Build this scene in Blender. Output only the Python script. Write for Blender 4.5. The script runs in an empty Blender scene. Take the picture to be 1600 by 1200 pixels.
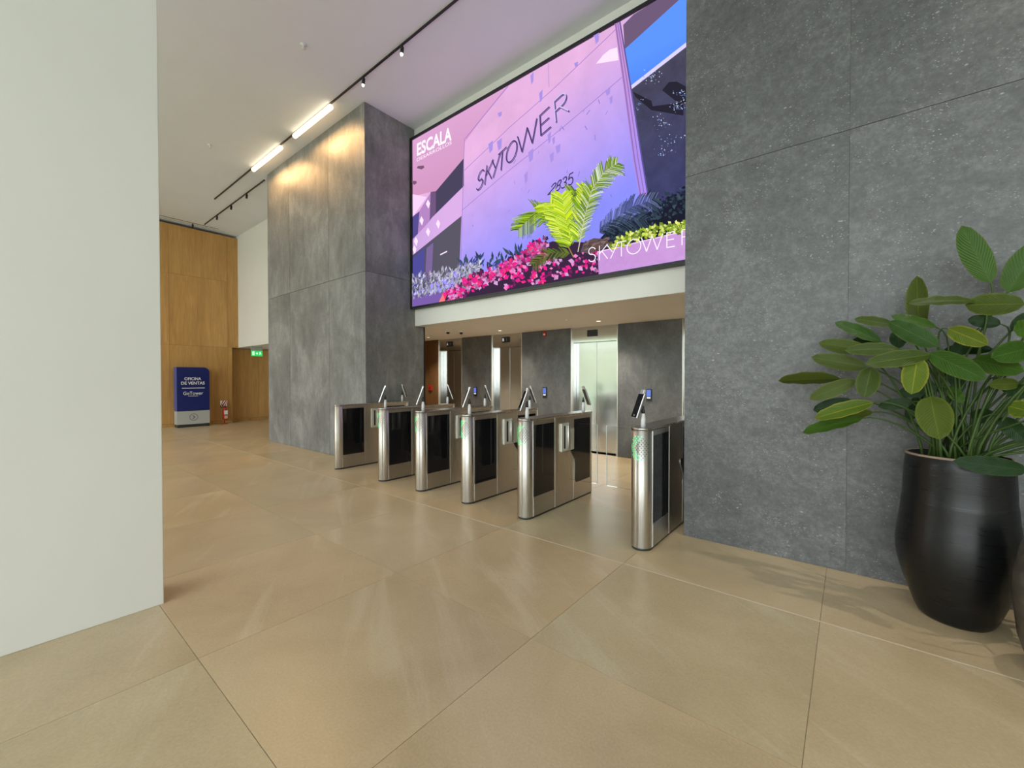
import bpy, bmesh, math, random
from mathutils import Vector, Matrix
PI = math.pi
rnd = random.Random(7)
scene = bpy.context.scene
col = scene.collection

# ------------------------------------------------------------------ camera
F_PX, YAW, PITCH, ROLL, CAM_H = 652.6, .68075, -.01296, -.000615, 1.4
fw = Vector((-math.sin(YAW)*math.cos(PITCH), math.cos(YAW)*math.cos(PITCH), math.sin(PITCH)))
r0 = Vector((math.cos(YAW), math.sin(YAW), 0)); u0 = r0.cross(fw)
cr, sr = math.cos(ROLL), math.sin(ROLL)
RT = cr*r0 + sr*u0; UP = -sr*r0 + cr*u0
cd = bpy.data.cameras.new('camera'); cam = bpy.data.objects.new('camera', cd); col.objects.link(cam)
cd.sensor_fit = 'HORIZONTAL'; cd.sensor_width = 36; cd.lens = 36*F_PX/1600; cd.clip_start = .05; cd.clip_end = 300
m3 = Matrix((RT, UP, -fw)).transposed()
cam.matrix_world = Matrix.Translation((0, 0, CAM_H)) @ m3.to_4x4()
scene.camera = cam

# ------------------------------------------------------------------ world, daylight through the entrance facade
wd = bpy.data.worlds.new('daylight'); scene.world = wd; wd.use_nodes = True
bg = wd.node_tree.nodes['Background']; bg.inputs[0].default_value = (.92, 1.0, 1.02, 1); bg.inputs[1].default_value = 4.45
def portal(name, x0, x1, z0, z1, y):
    l = bpy.data.lights.new(name, 'AREA'); l.shape = 'RECTANGLE'; l.size = x1-x0; l.size_y = z1-z0
    l.cycles.is_portal = True
    o = bpy.data.objects.new(name, l); col.objects.link(o)
    o.location = ((x0+x1)/2, y, (z0+z1)/2); o.rotation_euler = (PI/2, 0, 0)   # faces +y, into the room
FACADE_Y = -5.5
portal('facade_daylight', -16, -3.6, 0, 5.95, FACADE_Y)
portal('facade_daylight', -3.3, 7, 0, 5.95, FACADE_Y)
vs = scene.view_settings
vs.view_transform = 'Standard'; vs.look = 'None'; vs.gamma = 1; vs.use_curve_mapping = False; vs.exposure = 0.0
try: scene.cycles.use_denoising = True
except Exception: pass
scene.cycles.max_bounces = 10; scene.cycles.diffuse_bounces = 6; scene.cycles.sample_clamp_indirect = 6

# ------------------------------------------------------------------ pixel helpers (photo is 1600x1200)
CAM = Vector((0, 0, CAM_H))
def ray(px, py): return RT*((px-800)/F_PX) + UP*(-(py-600)/F_PX) + fw
def on(px, py, ax, val):
    d = ray(px, py); t = (val-CAM[ax])/d[ax]; return CAM + d*t

# ------------------------------------------------------------------ materials
def lin(c):
    return tuple(((v/255)/12.92 if v/255 <= .04045 else ((v/255+.055)/1.055)**2.4) for v in c[:3])
MATS = {}
def mat(name, rgb, rough=.5, metal=0, emit=None, es=0, spec=.5):
    m = bpy.data.materials.new(name); m.use_nodes = True; b = m.node_tree.nodes['Principled BSDF']
    b.inputs['Base Color'].default_value = (*rgb, 1); b.inputs['Roughness'].default_value = rough
    b.inputs['Metallic'].default_value = metal; b.inputs['Specular IOR Level'].default_value = spec
    if emit: b.inputs['Emission Color'].default_value = (*emit, 1); b.inputs['Emission Strength'].default_value = es
    MATS[name] = m; return m
class NT:
    def __init__(s, m): s.m = m; s.t = m.node_tree; s.b = s.t.nodes.get('Principled BSDF')
    def n(s, typ, **kw):
        nd = s.t.nodes.new(typ)
        for k, v in kw.items(): setattr(nd, k, v)
        return nd
    def l(s, a, b): s.t.links.new(a, b)
    def coord(s, scale=(1, 1, 1), out='Object', rand=False):
        tc = s.n('ShaderNodeTexCoord'); mp = s.n('ShaderNodeMapping'); mp.inputs['Scale'].default_value = scale
        s.l(tc.outputs[out], mp.inputs[0])
        if rand:
            oi = s.n('ShaderNodeObjectInfo'); mu = s.n('ShaderNodeVectorMath', operation='SCALE')
            cx = s.n('ShaderNodeCombineXYZ')
            for i in range(3): s.l(oi.outputs['Random'], cx.inputs[i])
            mu.inputs['Scale'].default_value = 37.0; s.l(cx.outputs[0], mu.inputs[0]); s.l(mu.outputs[0], mp.inputs['Location'])
        return mp.outputs[0]
    def noise(s, vec, scale, detail=4, rough=.55, dist=0):
        n = s.n('ShaderNodeTexNoise'); n.inputs['Scale'].default_value = scale; n.inputs['Detail'].default_value = detail
        n.inputs['Roughness'].default_value = rough; n.inputs['Distortion'].default_value = dist
        s.l(vec, n.inputs['Vector']); return n.outputs['Fac']
    def ramp(s, fac, stops):
        r = s.n('ShaderNodeValToRGB'); e = r.color_ramp.elements
        while len(e) < len(stops): e.new(.5)
        for el, (p, c) in zip(e, stops): el.position = p; el.color = (*c, 1) if len(c) == 3 else c
        s.l(fac, r.inputs[0]); return r.outputs[0]
    def mix(s, fac, a, b, typ='MIX'):
        m = s.n('ShaderNodeMix', data_type='RGBA', blend_type=typ)
        for inp, v in ((m.inputs[0], fac), (m.inputs[6], a), (m.inputs[7], b)):
            if isinstance(v, (int, float)): inp.default_value = v
            elif isinstance(v, tuple): inp.default_value = (*v, 1)
            else: s.l(v, inp)
        return m.outputs[2]
    def bump(s, h, strength, dist=.01):
        b = s.n('ShaderNodeBump'); b.inputs['Strength'].default_value = strength; b.inputs['Distance'].default_value = dist
        s.l(h, b.inputs['Height']); s.l(b.outputs[0], s.b.inputs['Normal'])

g3 = lambda v: (v, v, v)
# white plaster
def plaster(name, rgb):
    m = mat(name, rgb, .75, spec=.25); t = NT(m); c = t.coord()
    n = t.noise(c, 1.2, 3); t.l(t.ramp(n, [(.3, tuple(v*.97 for v in rgb)), (.7, rgb)]), t.b.inputs['Base Color'])
    t.bump(t.noise(c, 60, 2), .05, .002); return m
M_WHITE = plaster('white_plaster', (.80, .79, .74))
M_CEIL = plaster('ceiling_plaster', (.80, .83, .91))
M_SOFFIT = plaster('soffit_plaster', (.83, .81, .79))

# floor tile: warm grey-brown porcelain, every tile its own cloud of veins
M_TILE = mat('floor_tile', (.27, .20, .135), .32); t = NT(M_TILE); c = t.coord(rand=True)
tc_ = t.n('ShaderNodeTexCoord'); mp_ = t.n('ShaderNodeMapping'); mp_.inputs['Rotation'].default_value = (0, 0, .55); t.l(c, mp_.inputs[0])
mq_ = t.n('ShaderNodeMapping'); mq_.inputs['Scale'].default_value = (.55, 4.2, 1); t.l(mp_.outputs[0], mq_.inputs[0]); cs = mq_.outputs[0]
n1 = t.noise(c, 1.3, 7, .62, .5); n2 = t.noise(cs, 1.1, 6, .6, .5); n3 = t.noise(c, 90, 3, .6)
base = t.ramp(n1, [(.28, (.470, .360, .214)), (.5, (.548, .424, .262)), (.75, (.610, .486, .314))])
vein = t.ramp(n2, [(.0, g3(.30)), (.36, g3(.0)), (.56, g3(0)), (.68, g3(.42)), (.80, g3(.15)), (1, g3(0))])
bw = t.mix(vein, base, (.68, .59, .42))
oi = t.n('ShaderNodeObjectInfo')
tint = t.ramp(oi.outputs['Random'], [(0, (.93, .965, .95)), (.35, (.98, .985, .98)), (.65, (1.01, 1.0, .99)), (1, (1.03, .985, .94))])
bw = t.mix(1.0, bw, tint, 'MULTIPLY')
bw = t.mix(.16, bw, t.ramp(n3, [(.3, g3(.25)), (.7, g3(.75))]), 'OVERLAY')
t.l(bw, t.b.inputs['Base Color'])
t.l(t.ramp(n1, [(.2, g3(.27)), (.8, g3(.36))]), t.b.inputs['Roughness'])
t.bump(n3, .03, .002)
M_GROUT = mat('grout', (.34, .27, .18), .8)
M_STRIP = mat('joint_strip', (.62, .52, .40), .4)

# grey stone-look porcelain slabs
def slab(name, k, speck, streak, grain=.4):
    m = mat(name, g3(.12*k), .42, spec=.4); t = NT(m); c = t.coord(rand=True); cs = t.coord(streak, rand=True)
    a = t.noise(c, .9, 8, .65, .8); b2 = t.noise(cs, 3.2, 9, .75, .5); d = t.noise(c, 26, 6, .78)
    f = t.mix(.5, t.ramp(a, [(.32, g3(0)), (.68, g3(1))]), t.ramp(b2, [(.32, g3(0)), (.68, g3(1))]))
    f = t.mix(grain, f, t.ramp(d, [(.34, g3(0)), (.66, g3(1))]))
    base = t.ramp(f, [(.12, (.070*k, .072*k, .073*k)), (.5, (.118*k, .121*k, .122*k)), (.88, (.200*k, .203*k, .202*k))])
    fac = None
    for sc, wd_, lo_, hi_ in ((15, .17, .50, .66), (42, .24, .47, .62)):
        v = t.n('ShaderNodeTexVoronoi'); v.inputs['Scale'].default_value = sc; v.inputs['Randomness'].default_value = 1
        t.l(t.coord((1, 1, 1.7), rand=True), v.inputs['Vector'])
        sp = t.ramp(v.outputs['Distance'], [(.0, g3(1)), (wd_*.6, g3(.7)), (wd_, g3(0))])
        msk = t.ramp(t.noise(c, 3.0 if sc < 20 else 5, 7, .78), [(lo_, g3(0)), (hi_, g3(speck))])
        q = t.mix(1, sp, msk, 'MULTIPLY'); fac = q if fac is None else t.mix(1, fac, q, 'ADD')
    t.l(t.mix(fac, base, (.52*k, .53*k, .52*k)), t.b.inputs['Base Color'])
    t.bump(b2, .10, .004); return m
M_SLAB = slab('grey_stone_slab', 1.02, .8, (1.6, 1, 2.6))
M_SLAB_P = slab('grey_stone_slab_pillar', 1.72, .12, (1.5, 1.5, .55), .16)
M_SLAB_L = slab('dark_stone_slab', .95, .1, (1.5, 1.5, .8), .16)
M_CORE = mat('wall_core', (.05, .05, .05), .8)

# oak veneer
def wood(name, a, b2, k=1):
    m = mat(name, a, .42); t = NT(m); c = t.coord((9, 9, .55), rand=True); c2 = t.coord((2.2, 2.2, .35), rand=True)
    n = t.noise(c, 3.0, 7, .6, .8); n2 = t.noise(c2, 1.5, 4, .55, .6)
    f = t.mix(.5, n, n2)
    t.l(t.ramp(f, [(.30, tuple(v*.72 for v in a)), (.5, a), (.68, b2)]), t.b.inputs['Base Color'])
    t.bump(n, .05, .002); return m
M_WOOD = wood('oak_veneer', (.50, .275, .085), (.60, .36, .13))
M_WOODD = wood('brown_veneer', (.17, .085, .035), (.22, .12, .05))

# brushed stainless
def steel(name, k=.62, rough=.24, stretch=(60, 60, .6), warm=(1, .97, .92), aniso=0):
    m = mat(name, tuple(k*w for w in warm), rough, 1); t = NT(m); c = t.coord(stretch)
    n = t.noise(c, 6, 4, .7)
    t.l(t.ramp(n, [(.25, g3(rough*.75)), (.75, g3(rough*1.3))]), t.b.inputs['Roughness'])
    t.l(t.ramp(n, [(.3, tuple(k*.9*w for w in warm)), (.7, tuple(min(1, k*1.06)*w for w in warm))]), t.b.inputs['Base Color'])
    if aniso:
        t.b.inputs['Anisotropic'].default_value = aniso; v = t.n('ShaderNodeCombineXYZ'); v.inputs[2].default_value = 1; t.l(v.outputs[0], t.b.inputs['Tangent'])
    return m
M_STEEL = steel('brushed_steel', .64, .34, aniso=.85)
M_TOP = steel('top_steel', .50, .26)
M_CAP = steel('polished_steel', .80, .36, aniso=.97)
M_DOOR = steel('lift_door_steel', .62, .13, (50, 50, .5), (1, 1, .97))
M_TRIM = mat('bright_trim', (.80, .78, .72), .25, .6)
M_BLACKG = mat('black_glass', (.008, .008, .010), .05); M_BLACK = mat('matt_black', (.012, .012, .014), .45)
M_DARK = mat('dark_plastic', (.03, .032, .036), .4)
M_WHITEP = mat('white_plastic', (.78, .78, .78), .35)
M_CREAM = mat('pale_metal', (.74, .72, .62), .35, .3)
M_SILVER = mat('silver_edge', (.80, .80, .80), .25, .7)
M_GREEN = mat('green_led', (.05, .5, .2), .4, emit=(.08, .95, .35), es=1.1)
M_HOLE = mat('led_hole', (.03, .03, .03), .6)
M_BLUEUI = mat('blue_touchscreen', (.02, .03, .1), .2, emit=(.16, .25, .85), es=.75)
M_UIW = mat('screen_white', (.6, .6, .6), .3, emit=(.85, .88, .9), es=.8)
M_RED = mat('signal_red', (.45, .02, .015), .35)
M_NAVY = mat('navy_panel', (.008, .018, .135), .35); M_NAVY_LIT = mat('navy_lit_side', (.05, .09, .36), .35)  # sign's side face: light falling on it put into a paler navy
M_SGREY = mat('sign_grey', (.42, .43, .42), .45); M_LETTER = mat('white_letter', (.80, .80, .80), .5)
M_GLASS = bpy.data.materials.new('flap_glass'); M_GLASS.use_nodes = True
b = M_GLASS.node_tree.nodes['Principled BSDF']; b.inputs['Base Color'].default_value = (.93, .96, .94, 1)
b.inputs['Roughness'].default_value = .02; b.inputs['Transmission Weight'].default_value = 1; b.inputs['IOR'].default_value = 1.08
M_GEDGE = mat('glass_edge', (.75, .82, .78), .15, emit=None)
M_POT = mat('black_glaze', (.006, .0065, .007), .34, spec=.42); t = NT(M_POT); c = t.coord((2, 2, 30))
n = t.noise(c, 3, 5, .7); t.bump(n, .10, .003); t.l(t.ramp(n, [(.3, g3(.24)), (.7, g3(.40))]), t.b.inputs['Roughness'])
M_POT2 = mat('brown_glaze', (.06, .05, .04), .4); t = NT(M_POT2); c = t.coord((3, 3, 5)); n = t.noise(c, 3, 6, .7, .5)
t.l(t.ramp(n, [(.3, (.03, .026, .022)), (.7, (.12, .105, .085))]), t.b.inputs['Base Color']); t.bump(n, .3, .006)
M_RIM = mat('worn_rim', (.30, .22, .17), .6)
M_SOIL = mat('soil', (.05, .022, .012), .95); t = NT(M_SOIL); t.bump(t.noise(t.coord(), 60, 5), .8, .02)
M_STEM = mat('green_stem', (.045, .085, .016), .45, spec=.3)
def leafmat(name, a, b2, edge):
    m = mat(name, a, .38, spec=.2); t = NT(m); tc = t.n('ShaderNodeTexCoord'); sx = t.n('ShaderNodeSeparateXYZ'); t.l(tc.outputs['UV'], sx.inputs[0])
    def math_(op, x, y=None):
        n = t.n('ShaderNodeMath', operation=op)
        for i, v in enumerate((x, y)):
            if v is None: continue
            if isinstance(v, (int, float)): n.inputs[i].default_value = v
            else: t.l(v, n.inputs[i])
        return n.outputs[0]
    d = math_('ABSOLUTE', math_('SUBTRACT', sx.outputs[0], .5))                 # 0 midrib .. .5 edge
    ph = math_('SUBTRACT', math_('MULTIPLY', sx.outputs[1], 95), math_('MULTIPLY', d, 60))
    w = math_('SINE', ph)
    vein = t.ramp(w, [(.55, g3(0)), (1, g3(.35))])
    oi = t.n('ShaderNodeObjectInfo')
    base = t.mix(oi.outputs['Random'], a, b2)
    basev = t.mix(vein, base, tuple(v*1.5 for v in b2))
    mid = t.ramp(d, [(.0, g3(.7)), (.03, g3(0)), (.40, g3(0)), (.5, g3(.55))])
    t.l(t.mix(mid, basev, edge), t.b.inputs['Base Color'])
    t.bump(w, .25, .003)
    t.b.inputs['Transmission Weight'].default_value = 0
    return m
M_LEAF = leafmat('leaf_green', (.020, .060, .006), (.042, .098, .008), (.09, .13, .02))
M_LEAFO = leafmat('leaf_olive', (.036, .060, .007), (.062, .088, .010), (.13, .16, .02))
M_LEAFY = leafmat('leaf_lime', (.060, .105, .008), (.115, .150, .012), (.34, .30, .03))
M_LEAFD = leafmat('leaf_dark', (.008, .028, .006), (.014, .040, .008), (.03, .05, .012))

# ------------------------------------------------------------------ mesh helpers
class MB:
    def __init__(s): s.v = []; s.f = []; s.mi = []; s.uv = None; s.smooth = []
    def face(s, idx, mi=0, sm=False): s.f.append(tuple(idx)); s.mi.append(mi); s.smooth.append(sm)
    def box(s, x0, x1, y0, y1, z0, z1, mi=0):
        k = len(s.v)
        s.v += [(x, y, z) for z in (z0, z1) for y in (y0, y1) for x in (x0, x1)]
        for q in ((0, 2, 3, 1), (4, 5, 7, 6), (0, 1, 5, 4), (2, 6, 7, 3), (0, 4, 6, 2), (1, 3, 7, 5)): s.face([k+i for i in q], mi)
        return s
    def obox(s, M, hx, hy, hz, mi=0):
        k = len(s.v)
        s.v += [tuple(M @ Vector((x, y, z))) for z in (-hz, hz) for y in (-hy, hy) for x in (-hx, hx)]
        for q in ((0, 2, 3, 1), (4, 5, 7, 6), (0, 1, 5, 4), (2, 6, 7, 3), (0, 4, 6, 2), (1, 3, 7, 5)): s.face([k+i for i in q], mi)
        return s
    def prism(s, pts, fn, a, b, mi=0, sm=False):
        """pts: 2-d polygon (ccw), fn(u,v,w) -> xyz, extruded from w=a to w=b"""
        k = len(s.v); n = len(pts)
        s.v += [fn(u, v, a) for u, v in pts] + [fn(u, v, b) for u, v in pts]
        s.face([k+i for i in range(n)][::-1], mi); s.face([k+n+i for i in range(n)], mi)
        for i in range(n):
            j = (i+1) % n; s.face((k+i, k+j, k+n+j, k+n+i), mi, sm)
        return s
    def tube(s, pts, rad, n=8, mi=0, cap=True):
        pts = [Vector(p) for p in pts]; rr = rad if isinstance(rad, (list, tuple)) else [rad]*len(pts)
        k0 = len(s.v); prev = None
        for i, p in enumerate(pts):
            d = (pts[min(i+1, len(pts)-1)]-pts[max(i-1, 0)]).normalized()
            if prev is None:
                a = d.cross(Vector((0, 0, 1)));  a = a if a.length > .1 else d.cross(Vector((0, 1, 0)))
            else: a = prev - d*prev.dot(d)
            a.normalize(); prev = a; b_ = d.cross(a)
            s.v += [tuple(p+(a*math.cos(2*PI*j/n)+b_*math.sin(2*PI*j/n))*rr[i]) for j in range(n)]
        for i in range(len(pts)-1):
            for j in range(n):
                j2 = (j+1) % n; a = k0+i*n
                s.face((a+j, a+j2, a+n+j2, a+n+j), mi, True)
        if cap:
            s.face([k0+j for j in range(n)][::-1], mi); e = k0+(len(pts)-1)*n; s.face([e+j for j in range(n)], mi)
        return s
    def lathe(s, prof, cx, cy, n=48, mi=0, closed=False, wob=None):
        k = len(s.v)
        for r, z in prof:
            for j in range(n):
                a = 2*PI*j/n; q = r*(1+(wob(a, z) if wob else 0)); s.v.append((cx+q*math.cos(a), cy+q*math.sin(a), z))
        for i in range(len(prof)-1):
            for j in range(n):
                j2 = (j+1) % n; s.face((k+i*n+j, k+i*n+j2, k+(i+1)*n+j2, k+(i+1)*n+j), mi, True)
        if closed:
            s.face([k+j for j in range(n)][::-1], mi); e = k+(len(prof)-1)*n; s.face([e+j for j in range(n)], mi)
        return s
    def mesh(s, name, mats):
        me = bpy.data.meshes.new(name); me.from_pydata(s.v, [], s.f)
        for m in (mats if isinstance(mats, (list, tuple)) else [mats]): me.materials.append(m)
        me.polygons.foreach_set('material_index', s.mi); me.polygons.foreach_set('use_smooth', s.smooth)
        if s.uv:
            l = me.uv_layers.new(name='UVMap')
            for lp in me.loops: l.data[lp.index].uv = s.uv[lp.vertex_index]
        me.update(); return me
    def build(s, name, mats, parent=None, bevel=0):
        o = bpy.data.objects.new(name, s.mesh(name, mats)); col.objects.link(o)
        if parent: o.parent = parent
        if bevel:
            bv = o.modifiers.new('bevel', 'BEVEL'); bv.width = bevel; bv.segments = 2; bv.limit_method = 'ANGLE'
        return o
def tag(o, label=None, cat=None, group=None, kind=None):
    for k, v in (('label', label), ('category', cat), ('group', group), ('kind', kind)):
        if v: o[k] = v
    return o
def empty(name, loc=(0, 0, 0), rz=0):
    o = bpy.data.objects.new(name, None); col.objects.link(o); o.location = loc; o.rotation_euler = (0, 0, rz); o.empty_display_size = .1; return o
def thing(name, label, cat, loc=(0, 0, 0), rz=0, group=None): return tag(empty(name, loc, rz), label, cat, group)
def struct(o): o['kind'] = 'structure'; return o
def copy_tree(o, parent=None):
    c = o.copy(); col.objects.link(c); c.parent = parent
    for ch in o.children: copy_tree(ch, c)
    return c
def shared(name, me, parent, loc=(0, 0, 0)):
    o = bpy.data.objects.new(name, me); col.objects.link(o); o.parent = parent; o.location = loc; return o
TXT = {}
def text_geo(body, bold=0.0):
    """outline of a word as triangles, normalised to a 0..1 box; returns verts, faces, aspect"""
    if (body, bold) in TXT: return TXT[body, bold]
    cu = bpy.data.curves.new('t', 'FONT'); cu.body = body; cu.size = 1; cu.offset = bold; cu.resolution_u = 4
    ob = bpy.data.objects.new('t', cu); col.objects.link(ob)
    dg = bpy.context.evaluated_depsgraph_get(); me = bpy.data.meshes.new_from_object(ob.evaluated_get(dg))
    vs_ = [v.co.copy() for v in me.vertices]; fs = [tuple(p.vertices) for p in me.polygons]
    bpy.data.objects.remove(ob); bpy.data.meshes.remove(me); bpy.data.curves.remove(cu)
    x0 = min(v.x for v in vs_); x1 = max(v.x for v in vs_); y0 = min(v.y for v in vs_); y1 = max(v.y for v in vs_)
    TXT[body, bold] = ([((v.x-x0)/(x1-x0), (v.y-y0)/(y1-y0)) for v in vs_], fs, (x1-x0)/(y1-y0)); return TXT[body, bold]
def put_text(mb, body, fn, bold=0, mi=0):
    v, f, a = text_geo(body, bold); k = len(mb.v); mb.v += [fn(*p) for p in v]
    for q in f: mb.face([k+i for i in q], mi)

# ------------------------------------------------------------------ setting
CEIL = 5.95; WY = 3.85; PX0, PX1 = -10.15, -6.23; OX1 = -1.145; BY = 6.98; LY = 4.86; LZ = 2.367
floor = struct(MB().box(-16, 7.2, FACADE_Y, 8.2, -.12, -.003).build('floor', M_GROUT))
xs = [-.125-1.2*k for k in range(-6, 14)]; ys = [-1.74, -.56, .62, 1.80, 2.975, 4.155, 5.335, 6.515]
GAP = .0014
tile_me = MB().box(0+GAP, 1.2-GAP, 0+GAP, 1.18-GAP, -.012, 0).mesh('tile', M_TILE)
for x in xs:
    for y in ys:
        if x < -16.2 or x > 3.6: continue
        shared('tile', tile_me, floor, (x, y, 0))
# rows behind the viewer, plain
big = MB()
for x in xs:
    for k in range(4):
        y1 = -1.74-1.18*k; y0 = max(y1-1.18, FACADE_Y)
        if y0 < y1: big.box(x+GAP, x+1.2-GAP, y0+GAP, y1-GAP, -.012, 0)
tag(big.build('tile_field', M_TILE, floor), kind='stuff')
struct(MB().box(-15.2, 7, 2.970, 2.980, -.004, .0008).build('trim_1', M_STRIP))

ceiling = struct(MB().box(-16, 7.2, FACADE_Y, 5.06, CEIL, CEIL+.15).build('ceiling', M_CEIL))
struct(MB().box(-3.62, -3.31, FACADE_Y, .643, 0, CEIL).build('wall_left', M_WHITE, bevel=.004))
struct(MB().box(7.0, 7.2, FACADE_Y, 5.06, 0, CEIL).build('wall_right', M_WHITE))
# outside ground seen only in reflections
struct(MB().box(-40, 40, -8.5, FACADE_Y-.05, -.12, -.02).build('pavement', mat('pavement', (.60, .62, .66), .8)))
struct(MB().box(-60, 60, -60, -17, -.12, -.02).build('bounce_ground', mat('bounce_ground_grey', (.55, .57, .60), .85)))  # pale far ground added to bounce neutral light onto the ceiling
struct(MB().box(-60, 60, -17, -8.5, -.12, -.02).build('lawn', mat('lawn_green', (.10, .26, .06), .9)))
# unseen green block, added to cover the sky in the lift doors' reflection
M_HEDGE_BACKDROP = mat('hedge_backdrop_lime', (.42, .50, .22), .9); t = NT(M_HEDGE_BACKDROP); c = t.coord(); n = t.noise(c, 1.5, 6, .7)
t.l(t.ramp(n, [(.3, (.30, .32, .21)), (.7, (.44, .45, .33))]), t.b.inputs['Base Color'])
struct(MB().box(-34, -7, -25, -23, -.02, 5.5).build('hedge_backdrop', M_HEDGE_BACKDROP))
# facade mullions behind the viewer
fa = MB()
for x in (-15.8, -12, -8, -3.45, .5, 3.6, 6.8): fa.box(x-.05, x+.05, FACADE_Y-.05, FACADE_Y+.1, 0, CEIL)
fa.box(-16, 7, FACADE_Y-.04, FACADE_Y+.08, 2.9, 2.98)
struct(fa.build('window_1', M_DARK))

T = .014
def panels(parent, fn, us, zs, mt, gap=.0018, gu=None):
    gu = gap if gu is None else gu
    """clad a wall face: fn(u,z,w)->xyz, w proud of the core"""
    for a, b_ in zip(us, us[1:]):
        for c_, d in zip(zs, zs[1:]):
            MB().prism([(a+gu, c_+gap), (b_-gu, c_+gap), (b_-gu, d-gap), (a+gu, d-gap)], fn, 0, T, 0).build('panel', mt, parent)
# big grey pillar
pil = struct(MB().box(PX0+T, PX1-T, WY+T, 5.06, 0, CEIL).build('wall_pillar', M_CORE))
front = lambda u, z, w: (u, WY+T-w, z)
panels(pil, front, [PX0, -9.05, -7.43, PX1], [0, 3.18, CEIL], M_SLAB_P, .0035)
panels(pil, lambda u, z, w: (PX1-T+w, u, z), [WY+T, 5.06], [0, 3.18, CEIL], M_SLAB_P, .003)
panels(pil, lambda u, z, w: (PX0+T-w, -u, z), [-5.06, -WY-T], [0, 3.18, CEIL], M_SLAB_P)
# grey wall on the right
wr = struct(MB().box(OX1+T, 7.0, WY+T, 5.06, 0, CEIL).build('wall_front', M_CORE))
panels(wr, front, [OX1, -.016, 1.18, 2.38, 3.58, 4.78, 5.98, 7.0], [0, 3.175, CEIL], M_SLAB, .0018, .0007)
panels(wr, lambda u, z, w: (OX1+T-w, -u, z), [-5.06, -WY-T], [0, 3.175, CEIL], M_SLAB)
# bulkhead that carries the video wall, and the low lobby ceiling behind it
struct(MB().box(PX1, OX1, LY, 5.06, LZ, CEIL).build('wall_bulkhead', M_WHITE))
so = MB().box(-10.2, 0, 5.06, BY-.30, LZ, LZ+.12); so.box(-10.2, 0, BY-.27, BY+.3, LZ+.004, LZ+.12); so.box(-10.2, 0, BY-.30, BY-.27, LZ+.03, LZ+.12)
struct(so.build('ceiling_lobby', M_SOFFIT))

# lift lobby back wall: slabs between the lifts, brown veneer at the left end
LIFTS = [('A', -8.02, -7.18), ('B', -6.24, -5.38), ('', -4.19, -3.22), ('', -2.11, -1.14)]
wb = struct(MB().box(-10.2, .2, BY+.32, BY+.42, 0, LZ+.1).build('wall_back', M_CORE))
edges = [(-10.2, -8.02, M_WOODD), (-7.18, -6.24, M_SLAB_L), (-5.38, -4.19, M_SLAB_L), (-3.22, -2.11, M_SLAB_L), (-1.14, .2, M_SLAB_L)]
for a, b_, m_ in edges:
    MB().box(a, b_, BY, BY+.32, 0, LZ+.05).build('panel', m_, wb)
struct(MB().box(-10.3, -10.2, 5.06, BY+.4, 0, LZ+.1).build('wall_lobby_left', M_WOODD))
struct(MB().box(.2, .3, 5.06, BY+.4, 0, LZ+.1).build('wall_lobby_right', M_SLAB_L))
struct(MB().box(-10.2, PX1-.03, 5.062, 5.10, 0, LZ).build('wall_pillar_rear', M_WHITE))
struct(MB().box(PX1-.05, PX1+.004, 5.062, 5.085, 0, LZ).build('dark_gap', M_BLACK))  # dark gap at the pillar's rear edge, drawn as a black strip

# far wood wall with recess, white bulkhead over the side passage
WX = -15.25
ww = struct(MB().box(-15.95, -15.90, FACADE_Y, 7.0, 0, CEIL).build('wall_wood', M_CORE))
def wpan(y0, y1, z0, z1, x=WX, d=.02, m_=M_WOOD):
    MB().box(x-d, x, y0+.002, y1-.002, z0+.002, z1-.002).build('panel', m_, ww)
struct(MB().box(-15.90, WX-.02, FACADE_Y, 4.60, 0, 5.87).build('wall_wood_core', M_CORE))
for y0, y1 in ((-5.4, -3.6), (-3.6, -1.8), (-1.8, 0), (0, 1.55), (1.55, 3.15), (3.15, 4.60)):
    wpan(y0, y1, .09, 2.39)
MB().box(-15.9, WX-.001, 4.60, 4.718, .09, 2.388).build('panel', M_WOOD, ww)
for y0, y1 in ((-5.4, -3.6), (-3.6, -1.8), (-1.8, 0), (0, 1.55), (1.55, 3.15), (3.15, 4.60)):
    wpan(y0, y1, 2.39, 4.45); wpan(y0, y1, 4.45, 5.87)
MB().box(WX-.4, WX-.012, 4.603, 4.90, 2.39, 5.87).build('panel', M_WOOD, ww)
MB().box(-15.9, -15.62, 4.72, 5.6, .09, 2.385).build('panel', M_WOOD, ww); MB().box(-15.9, -15.62, 5.604, 7, .09, 2.385).build('panel', M_WOOD, ww)
struct(MB().box(-15.9, WX-.012, FACADE_Y, 4.715, 0, .085).build('baseboard_left', M_WOOD))
struct(MB().box(-15.9, -15.63, 4.72, 7, 0, .085).build('baseboard_recess', M_WOOD))
struct(MB().box(-15.9, PX0-.001, 4.90, 5.06, 2.40, CEIL).build('wall_side_bulkhead', M_WHITE))
struct(MB().box(-15.9, -10.2, 5.06, 7.0, 2.40, 2.5).build('ceiling_passage', M_CEIL))
struct(MB().box(-16, -10.3, 7.0, 7.1, 0, 2.5).build('wall_passage', M_WHITE))

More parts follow.
